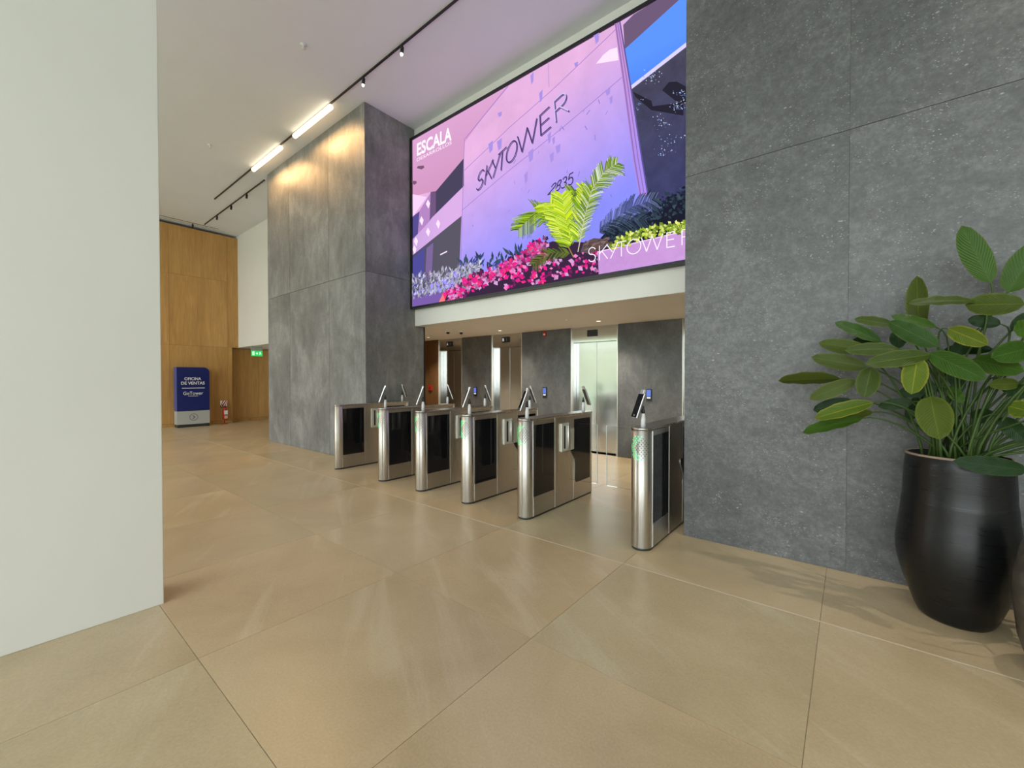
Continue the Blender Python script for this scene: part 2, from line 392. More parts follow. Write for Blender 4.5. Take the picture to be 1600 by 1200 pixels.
# ------------------------------------------------------------------ video wall
scr = thing('video_wall', 'huge landscape video screen in a thin black frame above the lift lobby opening', 'screen', ((PX1+OX1)/2, LY, 2.66))
def under(o, parent):                       # parent while keeping world coordinates baked in the mesh
    o.parent = parent; o.matrix_parent_inverse = Matrix.Translation(parent.location).inverted() if parent.rotation_euler.z == 0 else parent.matrix_basis.inverted(); return o
SY = 4.775; SX0, SX1, SZ0, SZ1 = -6.175, -1.19, 2.70, 5.70
fr = MB(); FX0, FX1, FZ0, FZ1 = -6.222, -1.150, 2.662, 5.742
fr.box(FX0, FX1, 4.75, LY-.002, FZ0, SZ0); fr.box(FX0, FX1, 4.75, LY-.002, SZ1, FZ1)
fr.box(FX0, SX0, 4.75, LY-.002, SZ0, SZ1); fr.box(SX1, FX1, 4.75, LY-.002, SZ0, SZ1)
under(fr.build('frame', M_BLACK), scr)
under(MB().box(SX0, SX1, SY+.004, LY-.01, SZ0, SZ1).build('backing', M_BLACK), scr)

def emis(name, rgb, k=1.0, rgb2=None, axis=2, lo=0, hi=1, noise=0, nscale=3):
    m = bpy.data.materials.new(name); m.use_nodes = True; t = NT(m); t.t.nodes.remove(t.b)
    e = t.n('ShaderNodeEmission'); out = t.t.nodes['Material Output']; t.l(e.outputs[0], out.inputs[0])
    e.inputs['Strength'].default_value = k*1.12; c1 = lin(rgb); e.inputs['Color'].default_value = (*c1, 1)
    if rgb2 or noise:
        tc = t.n('ShaderNodeTexCoord'); colr = c1
        if rgb2:
            sp = t.n('ShaderNodeSeparateXYZ'); t.l(tc.outputs['Object'], sp.inputs[0])
            mr = t.n('ShaderNodeMapRange'); mr.inputs[1].default_value = lo; mr.inputs[2].default_value = hi
            if axis == 'd':
                ad = t.n('ShaderNodeMath', operation='MULTIPLY_ADD'); ad.inputs[1].default_value = -.30
                t.l(sp.outputs[0], ad.inputs[0]); t.l(sp.outputs[2], ad.inputs[2]); t.l(ad.outputs[0], mr.inputs[0])
            else: t.l(sp.outputs[axis], mr.inputs[0])
            colr = t.mix(mr.outputs[0], c1, lin(rgb2))
        if noise:
            n = t.noise(tc.outputs['Object'], nscale, 6, .65, .6)
            f = t.ramp(n, [(.3, g3(1-noise)), (.7, g3(1.0))]); colr = t.mix(1.0, colr, f, 'MULTIPLY')
        t.l(colr, e.inputs['Color'])
    return m
def S3(px, py, k): p = on(px, py, 1, SY); return (p.x, SY-.0004*k, p.z)
Z3 = lambda x, y: (630+x*.41667, y*.41667)
Z4 = lambda x, y: (640+x*.25, 180+y*.25)
Z5 = lambda x, y: (860+x*.20833, y*.20833)
Z6 = lambda x, y: (800+x*.175, 240+y*.175)
PM = []; PIDX = {}
def pm(name, *a, **k):
    if name not in PIDX: PIDX[name] = len(PM); PM.append(emis('picture_'+name, *a, **k))
    return PIDX[name]
pic = MB(); lay = [1]
def clampS(p): return (min(max(p[0], SX0), SX1), p[1], min(max(p[2], SZ0), SZ1))
def poly(pts, mi, Z=None, k=None):
    if k is None: lay[0] += 1; k = lay[0]
    q = [clampS(S3(*(Z(*p) if Z else p), k)) for p in pts]
    n = len(pic.v); pic.v += q; pic.face(range(n, n+len(q)), mi)
def ribbon(pts, w, mi, Z, k=None):
    if k is None: lay[0] += 1; k = lay[0]
    P = [Vector(clampS(S3(*Z(*p), k))) for p in pts]
    for a, b_ in zip(P, P[1:]):
        d = b_-a
        if d.length < 1e-6: continue
        d.normalize(); nrm = Vector((-d.z, 0, d.x))*w/2; a2 = a-d*w*.3; b2 = b_+d*w*.3
        n = len(pic.v); pic.v += [tuple(a2+nrm), tuple(a2-nrm), tuple(b2-nrm), tuple(b2+nrm)]; pic.face((n, n+1, n+2, n+3), mi)
# backdrop: lavender concrete wall, pink upper left to blue lower right
n0 = len(pic.v); pic.v += [(SX0, SY, SZ0), (SX1, SY, SZ0), (SX1, SY, SZ1), (SX0, SY, SZ1)]
pic.face((0, 1, 2, 3), pm('wall', (136, 140, 246), 1.08, (222, 172, 216), axis='d', lo=4.25, hi=6.35, noise=.12, nscale=1.8))
m_lp = pm('soffit', (200, 140, 180), 1, (214, 160, 204), axis=2, lo=4.2, hi=5.7)
poly([(5, 100), (5, 515), (130, 480), (165, 475), (340, 270), (345, 170), (470, 0), (620, -180), (300, -60)], m_lp, Z4)
poly([(340, 268), (340, 442), (125, 655), (165, 475)], pm('dusk', (72, 66, 92)), Z4)
poly([(5, 500), (108, 512), (5, 640)], pm('pale', (240, 205, 240)), Z4)
poly([(5, 640), (62, 600), (52, 750), (5, 790)], pm('dusk2', (84, 76, 140)), Z4)
poly([(62, 598), (132, 485), (128, 660), (52, 745)], pm('col', (176, 130, 190)), Z4)
poly([(132, 480), (165, 475), (165, 610), (126, 660)], pm('col2', (110, 84, 124)), Z4)
poly([(337, 448), (326, 632), (5, 885), (5, 780)], pm('beam', (196, 160, 218), 1, (214, 170, 226), axis=0, lo=-6.2, hi=-5.3), Z4)
for x, y in ((115, 555), (178, 680), (115, 730), (75, 660), (40, 790), (30, 840)):
    poly([(x-12, y), (x, y-28), (x+14, y-4), (x+4, y+30)], pm('glint', (250, 225, 250)), Z4)
poly([(5, 880), (326, 630), (312, 960), (5, 1120)], pm('under', (78, 74, 108), 1, (88, 84, 98), axis=0, lo=-6.2, hi=-5.5), Z4)
poly([(108, 830), (150, 797), (140, 1010), (98, 1040)], pm('post', (122, 100, 150)), Z4)
poly([(5, 900), (95, 830), (90, 1050), (5, 1100)], pm('blue_under', (78, 76, 150)), Z4)
ribbon([(195, 872), (235, 852)], .022, pm('lamp', (240, 225, 240)), Z4)
# right part: column, roof, sky, glass
poly([(548, 190), (625, 112), (840, -20), (1200, -214), (1200, -195), (560, 375)], pm('roof', (108, 88, 118)), Z5)
poly([(530, 195), (625, 112), (560, 150)], pm('roofedge', (205, 175, 225)), Z5)
poly([(560, 372), (1200, -205), (1200, 229), (600, 655)], pm('sky', (92, 146, 255), 1, (70, 124, 250), axis=2, lo=5.2, hi=4.6), Z5)
poly([(600, 650), (1200, 184), (1200, 224), (606, 676)], pm('roofbeam', (214, 206, 250)), Z5)
poly([(606, 676), (1200, 221), (1200, 2100), (860, 1900), (690, 1300), (640, 850)], pm('glass', (78, 76, 96), 1, (66, 68, 112), axis=2, lo=5.0, hi=3.4, noise=.35, nscale=4), Z5)
poly([(620, 690), (760, 760), (770, 800), (1000, 770), (1000, 870), (760, 830), (640, 730)], pm('shade', (40, 38, 52)), Z5)
poly([(840, 680), (890, 620), (950, 615), (1030, 660), (1030, 780), (940, 760)], pm('shade'), Z5)
kk = lay[0]+1; lay[0] += 1
for i in range(170):
    cx, cy = rnd.choice(((950, 800), (830, 930), (850, 1150), (760, 570), (980, 700), (640, 780), (900, 1050)))
    x = cx+rnd.gauss(0, 38); y = cy+rnd.gauss(0, 26); s_ = rnd.uniform(3, 9)
    if x < 640: continue
    poly([(x, y), (x+s_, y-s_*.8), (x+s_*1.3, y+s_*.5)], pm(rnd.choice(('spk', 'spk2')), (130, 165, 235) if True else None), Z5, kk)
PM[PIDX['spk2']] = emis('picture_sparkle', (190, 200, 225))
poly([(345, 482), (400, 415), (450, 375), (503, 360), (514, 455)], pm('sunpatch', (255, 222, 245)), Z5)
poly([(484, 182), (524, 168), (605, 650), (690, 1200), (735, 1470), (668, 1470), (620, 1200), (556, 700)], pm('column', (196, 146, 204), 1, (164, 140, 236), axis=2, lo=5.4, hi=4.0), Z5)
ribbon([(492, 180), (560, 650), (634, 1200), (680, 1470)], .018, pm('colline', (150, 110, 175)), Z5)
ribbon([(508, 176), (584, 650), (662, 1200), (708, 1470)], .012, pm('colline'), Z5)
ribbon([(524, 168), (605, 650), (690, 1200), (735, 1470)], .016, pm('coledge', (96, 84, 150)), Z5)
m_j = pm('joint', (158, 122, 196))
ribbon([(222, 790), (400, 640), (600, 480), (822, 292)], .010, m_j, Z3)
ribbon([(232, 640), (400, 480), (560, 340), (800, 112)], .010, m_j, Z3)
ribbon([(236, 520), (395, 325)], .016, m_j, Z3); ribbon([(232, 520), (218, 990)], .012, m_j, Z3); ribbon([(546, 232), (549, 330)], .006, m_j, Z3)
kk = lay[0]+1; lay[0] += 1
for i in range(46):
    x, y = rnd.uniform(240, 800), rnd.uniform(250, 850); s_ = rnd.uniform(6, 22); an = rnd.uniform(.9, 2.2)
    if y < 900-x*.9: continue
    ribbon([(x, y), (x+s_*math.cos(an), y-s_*math.sin(an))], rnd.uniform(.004, .012), pm('scratch', (136, 118, 208)), Z3, kk)
for i in range(16):
    x, y = rnd.choice(((330, 590), (480, 590), (560, 545), (440, 640), (500, 330), (350, 420), (660, 260), (745, 140), (780, 360)))
    x += rnd.gauss(0, 16); y += rnd.gauss(0, 18); w = rnd.uniform(5, 11); h = rnd.uniform(10, 28)
    poly([(x-w, y-h*.4), (x+w, y-h), (x+w*.8, y+h*.5), (x-w*.4, y+h)], pm('blot', (166, 142, 222)), Z3, kk)

# lettering strokes
def arc(cx, cy, rx, ry, a0, a1, n=10): return [(cx+rx*math.cos(math.radians(a0+(a1-a0)*i/n)), cy+ry*math.sin(math.radians(a0+(a1-a0)*i/n))) for i in range(n+1)]
SKY = {'S': [arc(.5, .75, .42, .25, 20, 270, 12)[:-1]+arc(.5, .25, .42, .25, 90, -160, 12)], 'K': [[(.08, 0), (.08, 1)], [(.95, 1), (.1, .45)], [(.35, .6), (.98, 0)]],
       'Y': [[(.0, 1), (.5, .42)], [(1, 1), (.35, -.02)]], 'T': [[(.0, 1), (1, 1)], [(.5, 1), (.5, 0)]], 'O': [arc(.5, .5, .5, .5, 0, 360, 28)],
       'W': [[(.0, 1), (.24, 0)], [(.24, 0), (.5, 1)], [(.5, 1), (.74, 0)], [(.74, 0), (1, 1)]], 'E': [[(.95, 1), (.05, 1), (.05, 0), (.95, 0)], [(.05, .5), (.85, .5)]],
       'R': [[(.05, 0), (.05, 1), (.6, 1)]+arc(.6, .76, .35, .24, 90, -90, 10)+[(.05, .52)], [(.45, .52), (1, 0)]],
       '2': [arc(.5, .72, .45, .28, 170, -20, 10)+[(.0, 0), (1, 0)]], '8': [arc(.5, .75, .38, .25, 0, 360, 16), arc(.5, .25, .46, .25, 0, 360, 16)],
       '3': [arc(.45, .75, .42, .25, 150, -90, 10), arc(.45, .25, .48, .25, 90, -150, 10)], '5': [[(.95, 1), (.2, 1), (.1, .55)]+arc(.48, .33, .47, .33, 120, -140, 12)]}
def strokes(word, cells, quad, w, mi, Z, k=None):
    (blx, bly), (brx, bry), (tlx, tly), (trx, try_) = quad
    if k is None: lay[0] += 1; k = lay[0]
    def B(u, v): return (blx*(1-u)*(1-v)+brx*u*(1-v)+tlx*(1-u)*v+trx*u*v, bly*(1-u)*(1-v)+bry*u*(1-v)+tly*(1-u)*v+try_*u*v)
    for ch, (a, b_) in zip(word, cells):
        for st in SKY[ch]: ribbon([B(a+(b_-a)*x, y) for x, y in st], w, mi, Z, k)
cells = [(0, .075), (.10, .185), (.175, .28), (.27, .355), (.365, .495), (.50, .70), (.735, .815), (.875, .985)]
cells1 = [(0, .075), (.09, .17), (.155, .245), (.225, .315), (.32, .435), (.44, .655), (.685, .80), (.845, .985)]
Q1 = ((273, 722), (628, 414), (284, 652), (618, 338))
strokes('SKYTOWER', cells1, tuple((x+3, y+3) for x, y in Q1), .018, pm('letshade', (104, 84, 150)), Z3)
strokes('SKYTOWER', cells1, Q1, .016, pm('letter', (66, 54, 92)), Z3)
strokes('R', [cells1[-1]], tuple((x-2, y-2) for x, y in Q1), .016, pm('letlight', (205, 188, 234)), Z3)
strokes('2835', [(0, .22), (.26, .47), (.52, .73), (.78, 1)], ((545, 732), (640, 690), (562, 694), (640, 648)), .017, pm('letter'), Z3)
lay[0] += 1; kl = lay[0]; m_w = pm('white', (250, 240, 250))
def quadfn(q, Z, k):
    (blx, bly), (brx, bry), (tlx, tly), (trx, try_) = q
    return lambda u, v: S3(*Z(blx*(1-u)*(1-v)+brx*u*(1-v)+tlx*(1-u)*v+trx*u*v, bly*(1-u)*(1-v)+bry*u*(1-v)+tly*(1-u)*v+try_*u*v), k)
put_text(pic, 'ESCALA', quadfn(((54, 588), (184, 527), (54, 540), (184, 474)), Z3, kl), .028, m_w)
put_text(pic, 'DESARROLLOS', quadfn(((54, 608), (184, 542), (54, 596), (184, 529)), Z3, kl), .0, m_w)
for x, y in ((68, 632), (40, 690)):
    poly([(x-14, y), (x-10, y-8), (x+12, y-10), (x+14, y-2), (x+4, y+5)], pm('soflamp', (120, 84, 112)), Z3)

# planting
def leafy(n, region, size, mats_, Z, blade=1.0, up=None):
    lay[0] += 1; k = lay[0]
    for i in range(n):
        x, y = region(); s_ = rnd.uniform(*size); an = rnd.uniform(0, 2*PI) if up is None else up+rnd.gauss(0, .55)
        dx, dy = math.cos(an)*s_, -math.sin(an)*s_; wx, wy = -dy*.28/blade, dx*.28/blade
        poly([(x, y), (x+dx*.5+wx, y+dy*.5+wy), (x+dx, y+dy), (x+dx*.5-wx, y+dy*.5-wy)], rnd.choice(mats_), Z, k)
def frond(pts, ln, mats_, Z, n=46, w=.012, rib=None):
    lay[0] += 1; k = lay[0]
    P = []
    for i in range(len(pts)-1):
        for j in range(8): f = j/8; P.append((pts[i][0]*(1-f)+pts[i+1][0]*f, pts[i][1]*(1-f)+pts[i+1][1]*f))
    P.append(pts[-1])
    n = int(n*1.7); w *= .55
    for i in range(n):
        f = .12+.88*i/n; q = f*(len(P)-1); a = int(q); b_ = min(a+1, len(P)-1); g = q-a
        x = P[a][0]*(1-g)+P[b_][0]*g; y = P[a][1]*(1-g)+P[b_][1]*g
        dx, dy = P[b_][0]-P[a][0], P[b_][1]-P[a][1]; L = math.hypot(dx, dy) or 1; dx /= L; dy /= L
        l = ln*(.55+.6*math.sin(PI*min(1, f*.9)))*(1 if f < .8 else 1.25-.9*(f-.8)*3)
        for sd in (-1, 1):
            ax, ay = dx*.75-dy*sd*.75, dy*.75+dx*sd*.75; ln2 = l*rnd.uniform(.75, 1.1)
            ribbon([(x, y), (x+ax*ln2*.55, y+ay*ln2*.55+ln2*.04), (x+ax*ln2, y+ay*ln2+ln2*.16)], w, rnd.choice(mats_), Z, k)
    if rib is not None: ribbon(P, .014, rib, Z, k)
def band(pts, h):
    def f():
        i = rnd.randrange(len(pts)-1); g = rnd.random(); x = pts[i][0]*(1-g)+pts[i+1][0]*g; y = pts[i][1]*(1-g)+pts[i+1][1]*g
        return x, y+rnd.uniform(0, h)
    return f
dk = [pm('dk1', (34, 40, 62)), pm('dk2', (46, 62, 74)), pm('dk3', (28, 30, 44)), pm('dk4', (62, 80, 96))]
poly([(700, 860), (860, 690), (1100, 600), (1300, 480), (1740, 220), (1740, 660), (900, 840)], dk[2], Z6)
leafy(430, band([(860, 640), (1100, 560), (1300, 420), (1560, 300), (1730, 240)], 190), (22, 60), dk, Z6)
lay[0] += 1
frond([(720, 760), (900, 600), (1080, 480), (1290, 400)], 120, [dk[0], dk[3], pm('dkl', (120, 128, 176)), dk[1]], Z6, 54, .009)
frond([(740, 740), (880, 660), (1050, 600), (1200, 600)], 90, dk, Z6, 34, .010)
# purple planter strip, pale grasses and pink flowers along the bottom
poly([(5, 1130), (240, 1100), (880, 980), (900, 1100), (420, 1170), (5, 1230)], pm('strip', (120, 92, 168)), Z4)
poly([(190, 1175), (330, 1010), (560, 960), (760, 840), (900, 790), (1180, 800), (1330, 860), (1330, 1000), (880, 1110), (400, 1180)], pm('flowerbase', (58, 40, 64)), Z4)
leafy(90, band([(330, 930), (420, 900), (640, 880), (700, 850)], 90), (30, 80), [dk[3], dk[1], pm('tealb', (54, 72, 128))], Z4, 2.2, PI/2)
leafy(620, band([(5, 1020), (180, 990), (330, 960), (440, 930)], 140), (16, 46), [pm('gr1', (206, 204, 226)), pm('gr2', (150, 148, 178)), pm('gr3', (92, 88, 120)), pm('gr4', (176, 178, 176)), pm('gr5', (110, 104, 130))], Z4, 2.0, PI*.45)
fl = [pm('f1', (236, 36, 140)), pm('f2', (200, 40, 130)), pm('f3', (240, 130, 200)), pm('f4', (120, 36, 96)), pm('f5', (214, 160, 214)), pm('f6', (60, 38, 66)), pm('f7', (246, 60, 110))]
leafy(520, band([(240, 1110), (420, 1000), (620, 930), (760, 830), (860, 780)], 75), (16, 44), fl+fl[3:6], Z4, .8)
leafy(240, band([(600, 1010), (900, 900), (1180, 860), (1330, 900)], 120), (16, 44), fl[2:6]+[fl[0], fl[5], fl[5]], Z4, .8)
for x, y in ((505, 985), (400, 1020), (335, 1040), (775, 820), (640, 930), (240, 1125), (590, 960), (700, 1040), (770, 1000), (460, 1060), (680, 1010), (330, 1110), (830, 1030)):
    lay[0] += 1
    for j in range(7):
        an = rnd.uniform(0, 2*PI); s_ = rnd.uniform(24, 44)
        poly([(x, y), (x+math.cos(an-.35)*s_*.7, y+math.sin(an-.35)*s_*.7), (x+math.cos(an)*s_, y+math.sin(an)*s_), (x+math.cos(an+.35)*s_*.7, y+math.sin(an+.35)*s_*.7)], rnd.choice((fl[0], fl[6], fl[0], fl[1])), Z4, lay[0])
poly([(190, 1175), (215, 1120), (232, 1160), (225, 1180)], pm('coral', (250, 120, 120)), Z4)
# trunk, palm, hedge, planter
poly([(620, 880), (650, 800), (740, 760), (860, 770), (880, 830), (700, 900)], pm('trunk', (94, 80, 84)), Z6)
leafy(70, band([(640, 800), (860, 760)], 80), (20, 70), [pm('tr1', (132, 112, 112)), pm('tr2', (70, 54, 52)), pm('tr3', (104, 74, 60))], Z6, 3, .3)
ye = [pm('y1', (206, 226, 44)), pm('y2', (168, 204, 40)), pm('y3', (120, 160, 34)), pm('y4', (226, 238, 110))]; gn = [pm('g1', (70, 100, 44)), pm('g2', (98, 126, 52)), pm('g3', (52, 66, 40)), pm('g4', (150, 170, 70))]
frond([(570, 900), (450, 880), (320, 900), (190, 1000)], 70, [pm('ol1', (110, 100, 44)), gn[2], gn[1]], Z6, 34, .012)
frond([(580, 900), (500, 660), (540, 450), (570, 330)], 120, gn+[ye[2]], Z6, 44, .012)
frond([(560, 930), (470, 750), (380, 560), (230, 520), (60, 690)], 125, gn+[ye[1], ye[2], ye[1]], Z6, 80, .012, pm('rib', (150, 130, 74)))
frond([(560, 900), (480, 700), (420, 520), (350, 440)], 150, ye, Z6, 60, .014)
frond([(560, 900), (500, 640), (470, 480), (455, 370)], 110, ye, Z6, 50, .014)
frond([(600, 880), (600, 640), (660, 420), (680, 300)], 110, ye+[gn[3]], Z6, 50, .014)
frond([(600, 880), (660, 560), (730, 320), (830, 180), (950, 90)], 115, [gn[3], pm('pw', (214, 224, 206)), gn[1], gn[0], ye[2]], Z6, 76, .010, pm('ribw', (206, 200, 168)))
poly([(775, 880), (1740, 650), (1740, 990), (785, 1130)], pm('planter', (196, 144, 214), 1, (206, 158, 220), axis=0, lo=-3.2, hi=-1.4, noise=.12, nscale=9), Z6)
ribbon([(775, 884), (1730, 656)], .014, pm('planteredge', (232, 196, 236)), Z6)
hg = [pm('h1', (206, 220, 84)), pm('h2', (150, 178, 48)), pm('h3', (84, 104, 36)), pm('h4', (232, 236, 140)), pm('h5', (110, 138, 40))]
leafy(390, band([(900, 790), (1100, 700), (1340, 650), (1560, 615), (1730, 575)], 75), (20, 50), hg, Z6, .8)
strokes('SKYTOWER', cells, ((690, 975), (1640, 800), (690, 850), (1640, 668)), .011, m_w, Z6)
po = pic.build('display', PM); under(po, scr); po['label'] = 'lit picture of a lavender building with palm, pink flowers and white lettering'

# ------------------------------------------------------------------ turnstiles
BW, BY0, BY1, BH = .085, 3.355, 4.56, 1.0     # half width, straight flank from-to, height
def stadium(r, y0, y1, n=14):
    return [(r*math.cos(-PI+PI*i/n), y0+r*math.sin(-PI+PI*i/n)) for i in range(n+1)] + [(r*math.cos(PI*i/n), y1+r*math.sin(PI*i/n)) for i in range(n+1)]
flat = lambda u, v, w: (u, v, w)
def reader(parent, y, rz, s):
    """post with a tilted tablet; s=+1 faces the street side, -1 the lift side"""
    MB().lathe([(.019, .998), (.019, 1.07), (.014, 1.11), (.0145, 1.112)], 0, y, 16, closed=True).build('reader_post', M_WHITEP, parent)
    MB().lathe([(.016, 1.111), (.016, 1.14), (.009, 1.15), (.007, 1.172)], 0, y, 12, closed=True).build('reader_neck', M_DARK, parent)
    nrm = Vector((-.63, -.775, 0))*s
    ax = Vector((nrm.y, -nrm.x, 0))                      # tablet width direction
    tl = math.radians(20); up = Vector((0, 0, 1))*math.cos(tl) - nrm*math.sin(tl); fn = nrm*math.cos(tl)+Vector((0, 0, 1))*math.sin(tl)
    cpt = Vector((0, y, 1.175)) + nrm*.045
    M = Matrix((ax, up, fn)).transposed().to_4x4(); M.translation = cpt
    rd = MB().obox(M, .045, .105, .007).build('reader', M_SILVER, parent, .003)
    M2 = M.copy(); M2.translation = cpt+fn*.0078; MB().obox(M2, .042, .101, .0012).build('reader_screen', M_BLACKG, rd)
    M3 = M.copy(); M3.translation = cpt+up*.120; MB().obox(M3, .026, .018, .009).build('reader_camera', M_SILVER, rd, .002)
    M4 = M.copy(); M4.translation = cpt-fn*.009; MB().obox(M4, .044, .100, .0025).build('reader_back', M_DARK, rd)
    M5 = M.copy(); M5.translation = cpt+fn*.0092-up*.085; MB().obox(M5, .006, .006, .0006).build('reader_button', M_SILVER, rd)
def turnstile(x, label, fr_, rear, flap_r, flap_l, led=True):
    t_ = thing('turnstile', label, 'turnstile', (x, 0, 0), 0, 'turnstiles in a row across the lift lobby entrance')
    MB().prism(stadium(BW-.006, BY0, BY1), flat, 0, .02, 0, True).build('base', M_DARK, t_)
    MB().prism(stadium(BW, BY0, BY1), flat, .02, .978, 0, True).build('body', M_CAP, t_)
    MB().prism(stadium(BW+.0035, BY0, BY1), flat, .978, BH, 0, True).build('top_plate', M_TOP, t_)
    for sx in (1, -1):
        sd = lambda u, v, w, sx=sx: (sx*(BW+w), u, v)
        # steel side plates and black glass
        MB().prism([(3.36, .022), (3.752, .022), (3.752, .974), (3.36, .974)], sd, 0, .003).build('side_plate', M_STEEL, t_)
        MB().prism([(3.758, .022), (4.136, .022), (4.136, .974), (3.758, .974)], sd, 0, .003).build('side_plate', M_STEEL, t_)
        MB().prism([(4.142, .022), (4.555, .022), (4.555, .974), (4.142, .974)], sd, 0, .003).build('side_plate', M_STEEL, t_)
        MB().prism([(3.372, .215), (3.732, .215), (3.732, .934), (3.372, .934)], sd, .003, .0055).build('glass_panel', M_BLACKG, t_)
        out = [(4.525, .205), (4.525, .934), (4.150, .934), (4.150, .640), (4.058, .640), (4.058, .60), (4.085, .555), (4.135, .50), (4.155, .465), (4.162, .43), (4.162, .235), (4.175, .212), (4.20, .205)]
        MB().prism(out[::-1], sd, .003, .0055).build('glass_panel', M_BLACKG, t_)
        ed = out[4:]; MB().tube([sd(u, v, .006) for u, v in ed], .003, 6).build('panel_edge', M_TRIM, t_)
        for yy, z0, z1 in ((3.366, .022, .21), (3.755, .022, .976), (4.139, .022, .43)):
            MB().box(min(sx*BW, sx*(BW+.0045)), max(sx*BW, sx*(BW+.0045)), yy-.0022, yy+.0022, z0, z1).build('seam', M_TRIM, t_)
        # hinge bracket: big clamp, round bar, small clamp
        if not (flap_r if sx > 0 else flap_l): continue
        hb = MB().box(*sorted((sx*(BW+.003), sx*(BW+.022))), 3.862, 4.018, .600, .908).build('hinge_bracket', M_CREAM, t_, .003)
        MB().tube([(sx*(BW+.030), 3.985, .628), (sx*(BW+.030), 3.985, .885)], .022, 14).build('hinge_bar', M_CAP, hb)
        MB().box(*sorted((sx*(BW+.021), sx*(BW+.024))), 3.905, 3.935, .63, .88).build('slot', M_DARK, hb)
        MB().box(*sorted((sx*(BW+.003), sx*(BW+.030))), 4.047, 4.112, .602, .842).build('hinge_clamp', M_CREAM, t_, .003)
        ln = flap_r if sx > 0 else flap_l
        if ln:
            gl = MB().box(*sorted((sx*(BW+.012), sx*(BW+ln))), 4.028, 4.038, .275, .908).build('glass_flap', M_GLASS, t_)
            e = sx*(BW+ln); MB().box(*sorted((e-sx*.004, e+sx*.0005)), 4.0275, 4.0385, .275, .908).build('flap_edge', M_GEDGE, gl)
    if led:
        gm, hm = MB(), MB()
        for rI in range(-6, 7):
            for cI in range(-6, 7):
                if (rI+cI) % 2: continue
                if abs(rI)+abs(cI) > 9: continue
                phi = cI*.155; z = .835+rI*.0155
                lit = abs(cI+4.6-abs(rI)*.72) < 2.4
                if cI < -6: continue
                n = Vector((math.sin(phi), -math.cos(phi), 0)); p = Vector((0, BY0, z))+n*(BW+.0006); a = Vector((math.cos(phi), math.sin(phi), 0))
                mb = gm if lit else hm; k = len(mb.v); r_ = .0056 if lit else .0040
                mb.v += [tuple(p+a*r_*math.cos(2*PI*j/8)+Vector((0, 0, 1))*r_*math.sin(2*PI*j/8)) for j in range(8)]; mb.face(range(k, k+8))
        tag(gm.build('status_arrow', M_GREEN, t_), 'glowing green dotted arrow', kind='stuff'); tag(hm.build('status_grille', M_HOLE, t_), kind='stuff')
    if fr_: reader(t_, 3.375, 0, 1)
    if rear: reader(t_, 4.52, 0, -1)
    return t_
L_ = 'brushed steel turnstile '
T1 = turnstile(-6.163, L_+'against the dark side of the pillar, no reader at its front end', False, True, .60, 0, led=False)
T1.scale = (.70, 1, 1)
turnstile(-4.98, L_+'second from the grey pillar, across the first wide lane from it', True, True, .29, .45)
turnstile(-4.173, L_+'third from the grey pillar, a green arrow on its end', True, True, .29, .29)
turnstile(-3.354, L_+'fourth from the grey pillar, third from the speckled wall on the right', True, True, .29, .29)
turnstile(-2.538, L_+'left of the last wide lane, long black side panels in view', True, True, .36, .29)
turnstile(-1.333, L_+'standing closest to the viewer, beside the corner of the speckled grey wall', True, False, 0, .57)

# ------------------------------------------------------------------ lifts
for i, (ch, x0, x1) in enumerate(LIFTS):
    lab = ['stainless lift at the far left, letter A on its display', 'stainless lift in the middle, letter B on its display', 'stainless lift with bright green-tinted reflection behind the wide turnstile lane', 'stainless lift whose edge trim shows beside the speckled wall corner'][i]
    e = thing('elevator', lab, 'elevator', ((x0+x1)/2, BY, 0), 0, 'lifts in the lobby back wall'); w = (x1-x0)/2
    for s in (-1, 1):
        MB().box(*sorted((s*(w-.002), s*(w-.045))), .03, .17, 0, 2.09).build('jamb', M_DOOR, e)
        MB().box(*sorted((s*(w-.001), s*(w-.012))), -.012, .03, 0, LZ-.004).build('edge_trim', M_TRIM, e)
        MB().box(*sorted((s*.0025, s*(w-.046))), .13, .165, .012, 2.088).build('door_panel', M_DOOR, e, .002)
    MB().box(-w+.013, w-.013, .01, .17, 2.09, LZ+.003).build('header_panel', M_DOOR, e)
    MB().box(-w+.046, w-.046, .02, .17, -.002, .006).build('sill', M_STEEL, e)
    dx = -.02 if ch else -.03
    d = MB().box(dx-.10, dx+.10, -.012, .01, 2.185, 2.305).build('floor_display', M_BLACK, e, .003)
    if ch:
        tm = MB(); put_text(tm, ch, lambda u, v: (dx-.078+.042*u, -.0130, 2.215+.062*v), 0); tm.build('lettering', M_UIW, d)
        MB().box(dx+.035, dx+.042, -.0135, -.012, 2.215, 2.275).build('digit', mat('dim_digit', (.2, .2, .2), .4, emit=(.2, .2, .22), es=.4), d)
        MB().box(dx-.003, dx-.001, -.0135, -.012, 2.19, 2.30).build('divider', M_DARK, d)
for x, z, lab in ((-6.74, 1.10, 'small black call panel with blue screen between lifts A and B'), (-4.795, 1.12, 'small black call panel with blue screen on the slab right of lift B'), (-2.655, 1.12, 'small black call panel with blue screen behind the nearest turnstile reader')):
    p = thing('call_panel', lab, 'panel', (x, BY, z), 0, 'lift call panels')
    MB().box(-.045, .045, -.018, 0, -.105, .105).build('housing', M_BLACK, p, .004)
    MB().box(-.036, .036, -.0195, -.018, -.025, .088).build('touchscreen', M_BLUEUI, p)
    MB().box(-.030, .030, -.0195, -.018, -.058, -.038).build('reader_strip', M_UIW, p)
fa_ = thing('fire_strobe', 'red fire alarm strobe on the slab just under the lobby ceiling', 'alarm', (-4.79, BY, 2.30))
MB().box(-.04, .04, -.03, 0, -.055, .055).build('housing', M_RED, fa_, .008); MB().box(-.022, .022, -.045, -.03, -.03, .005).build('lens', M_WHITEP, fa_, .006)
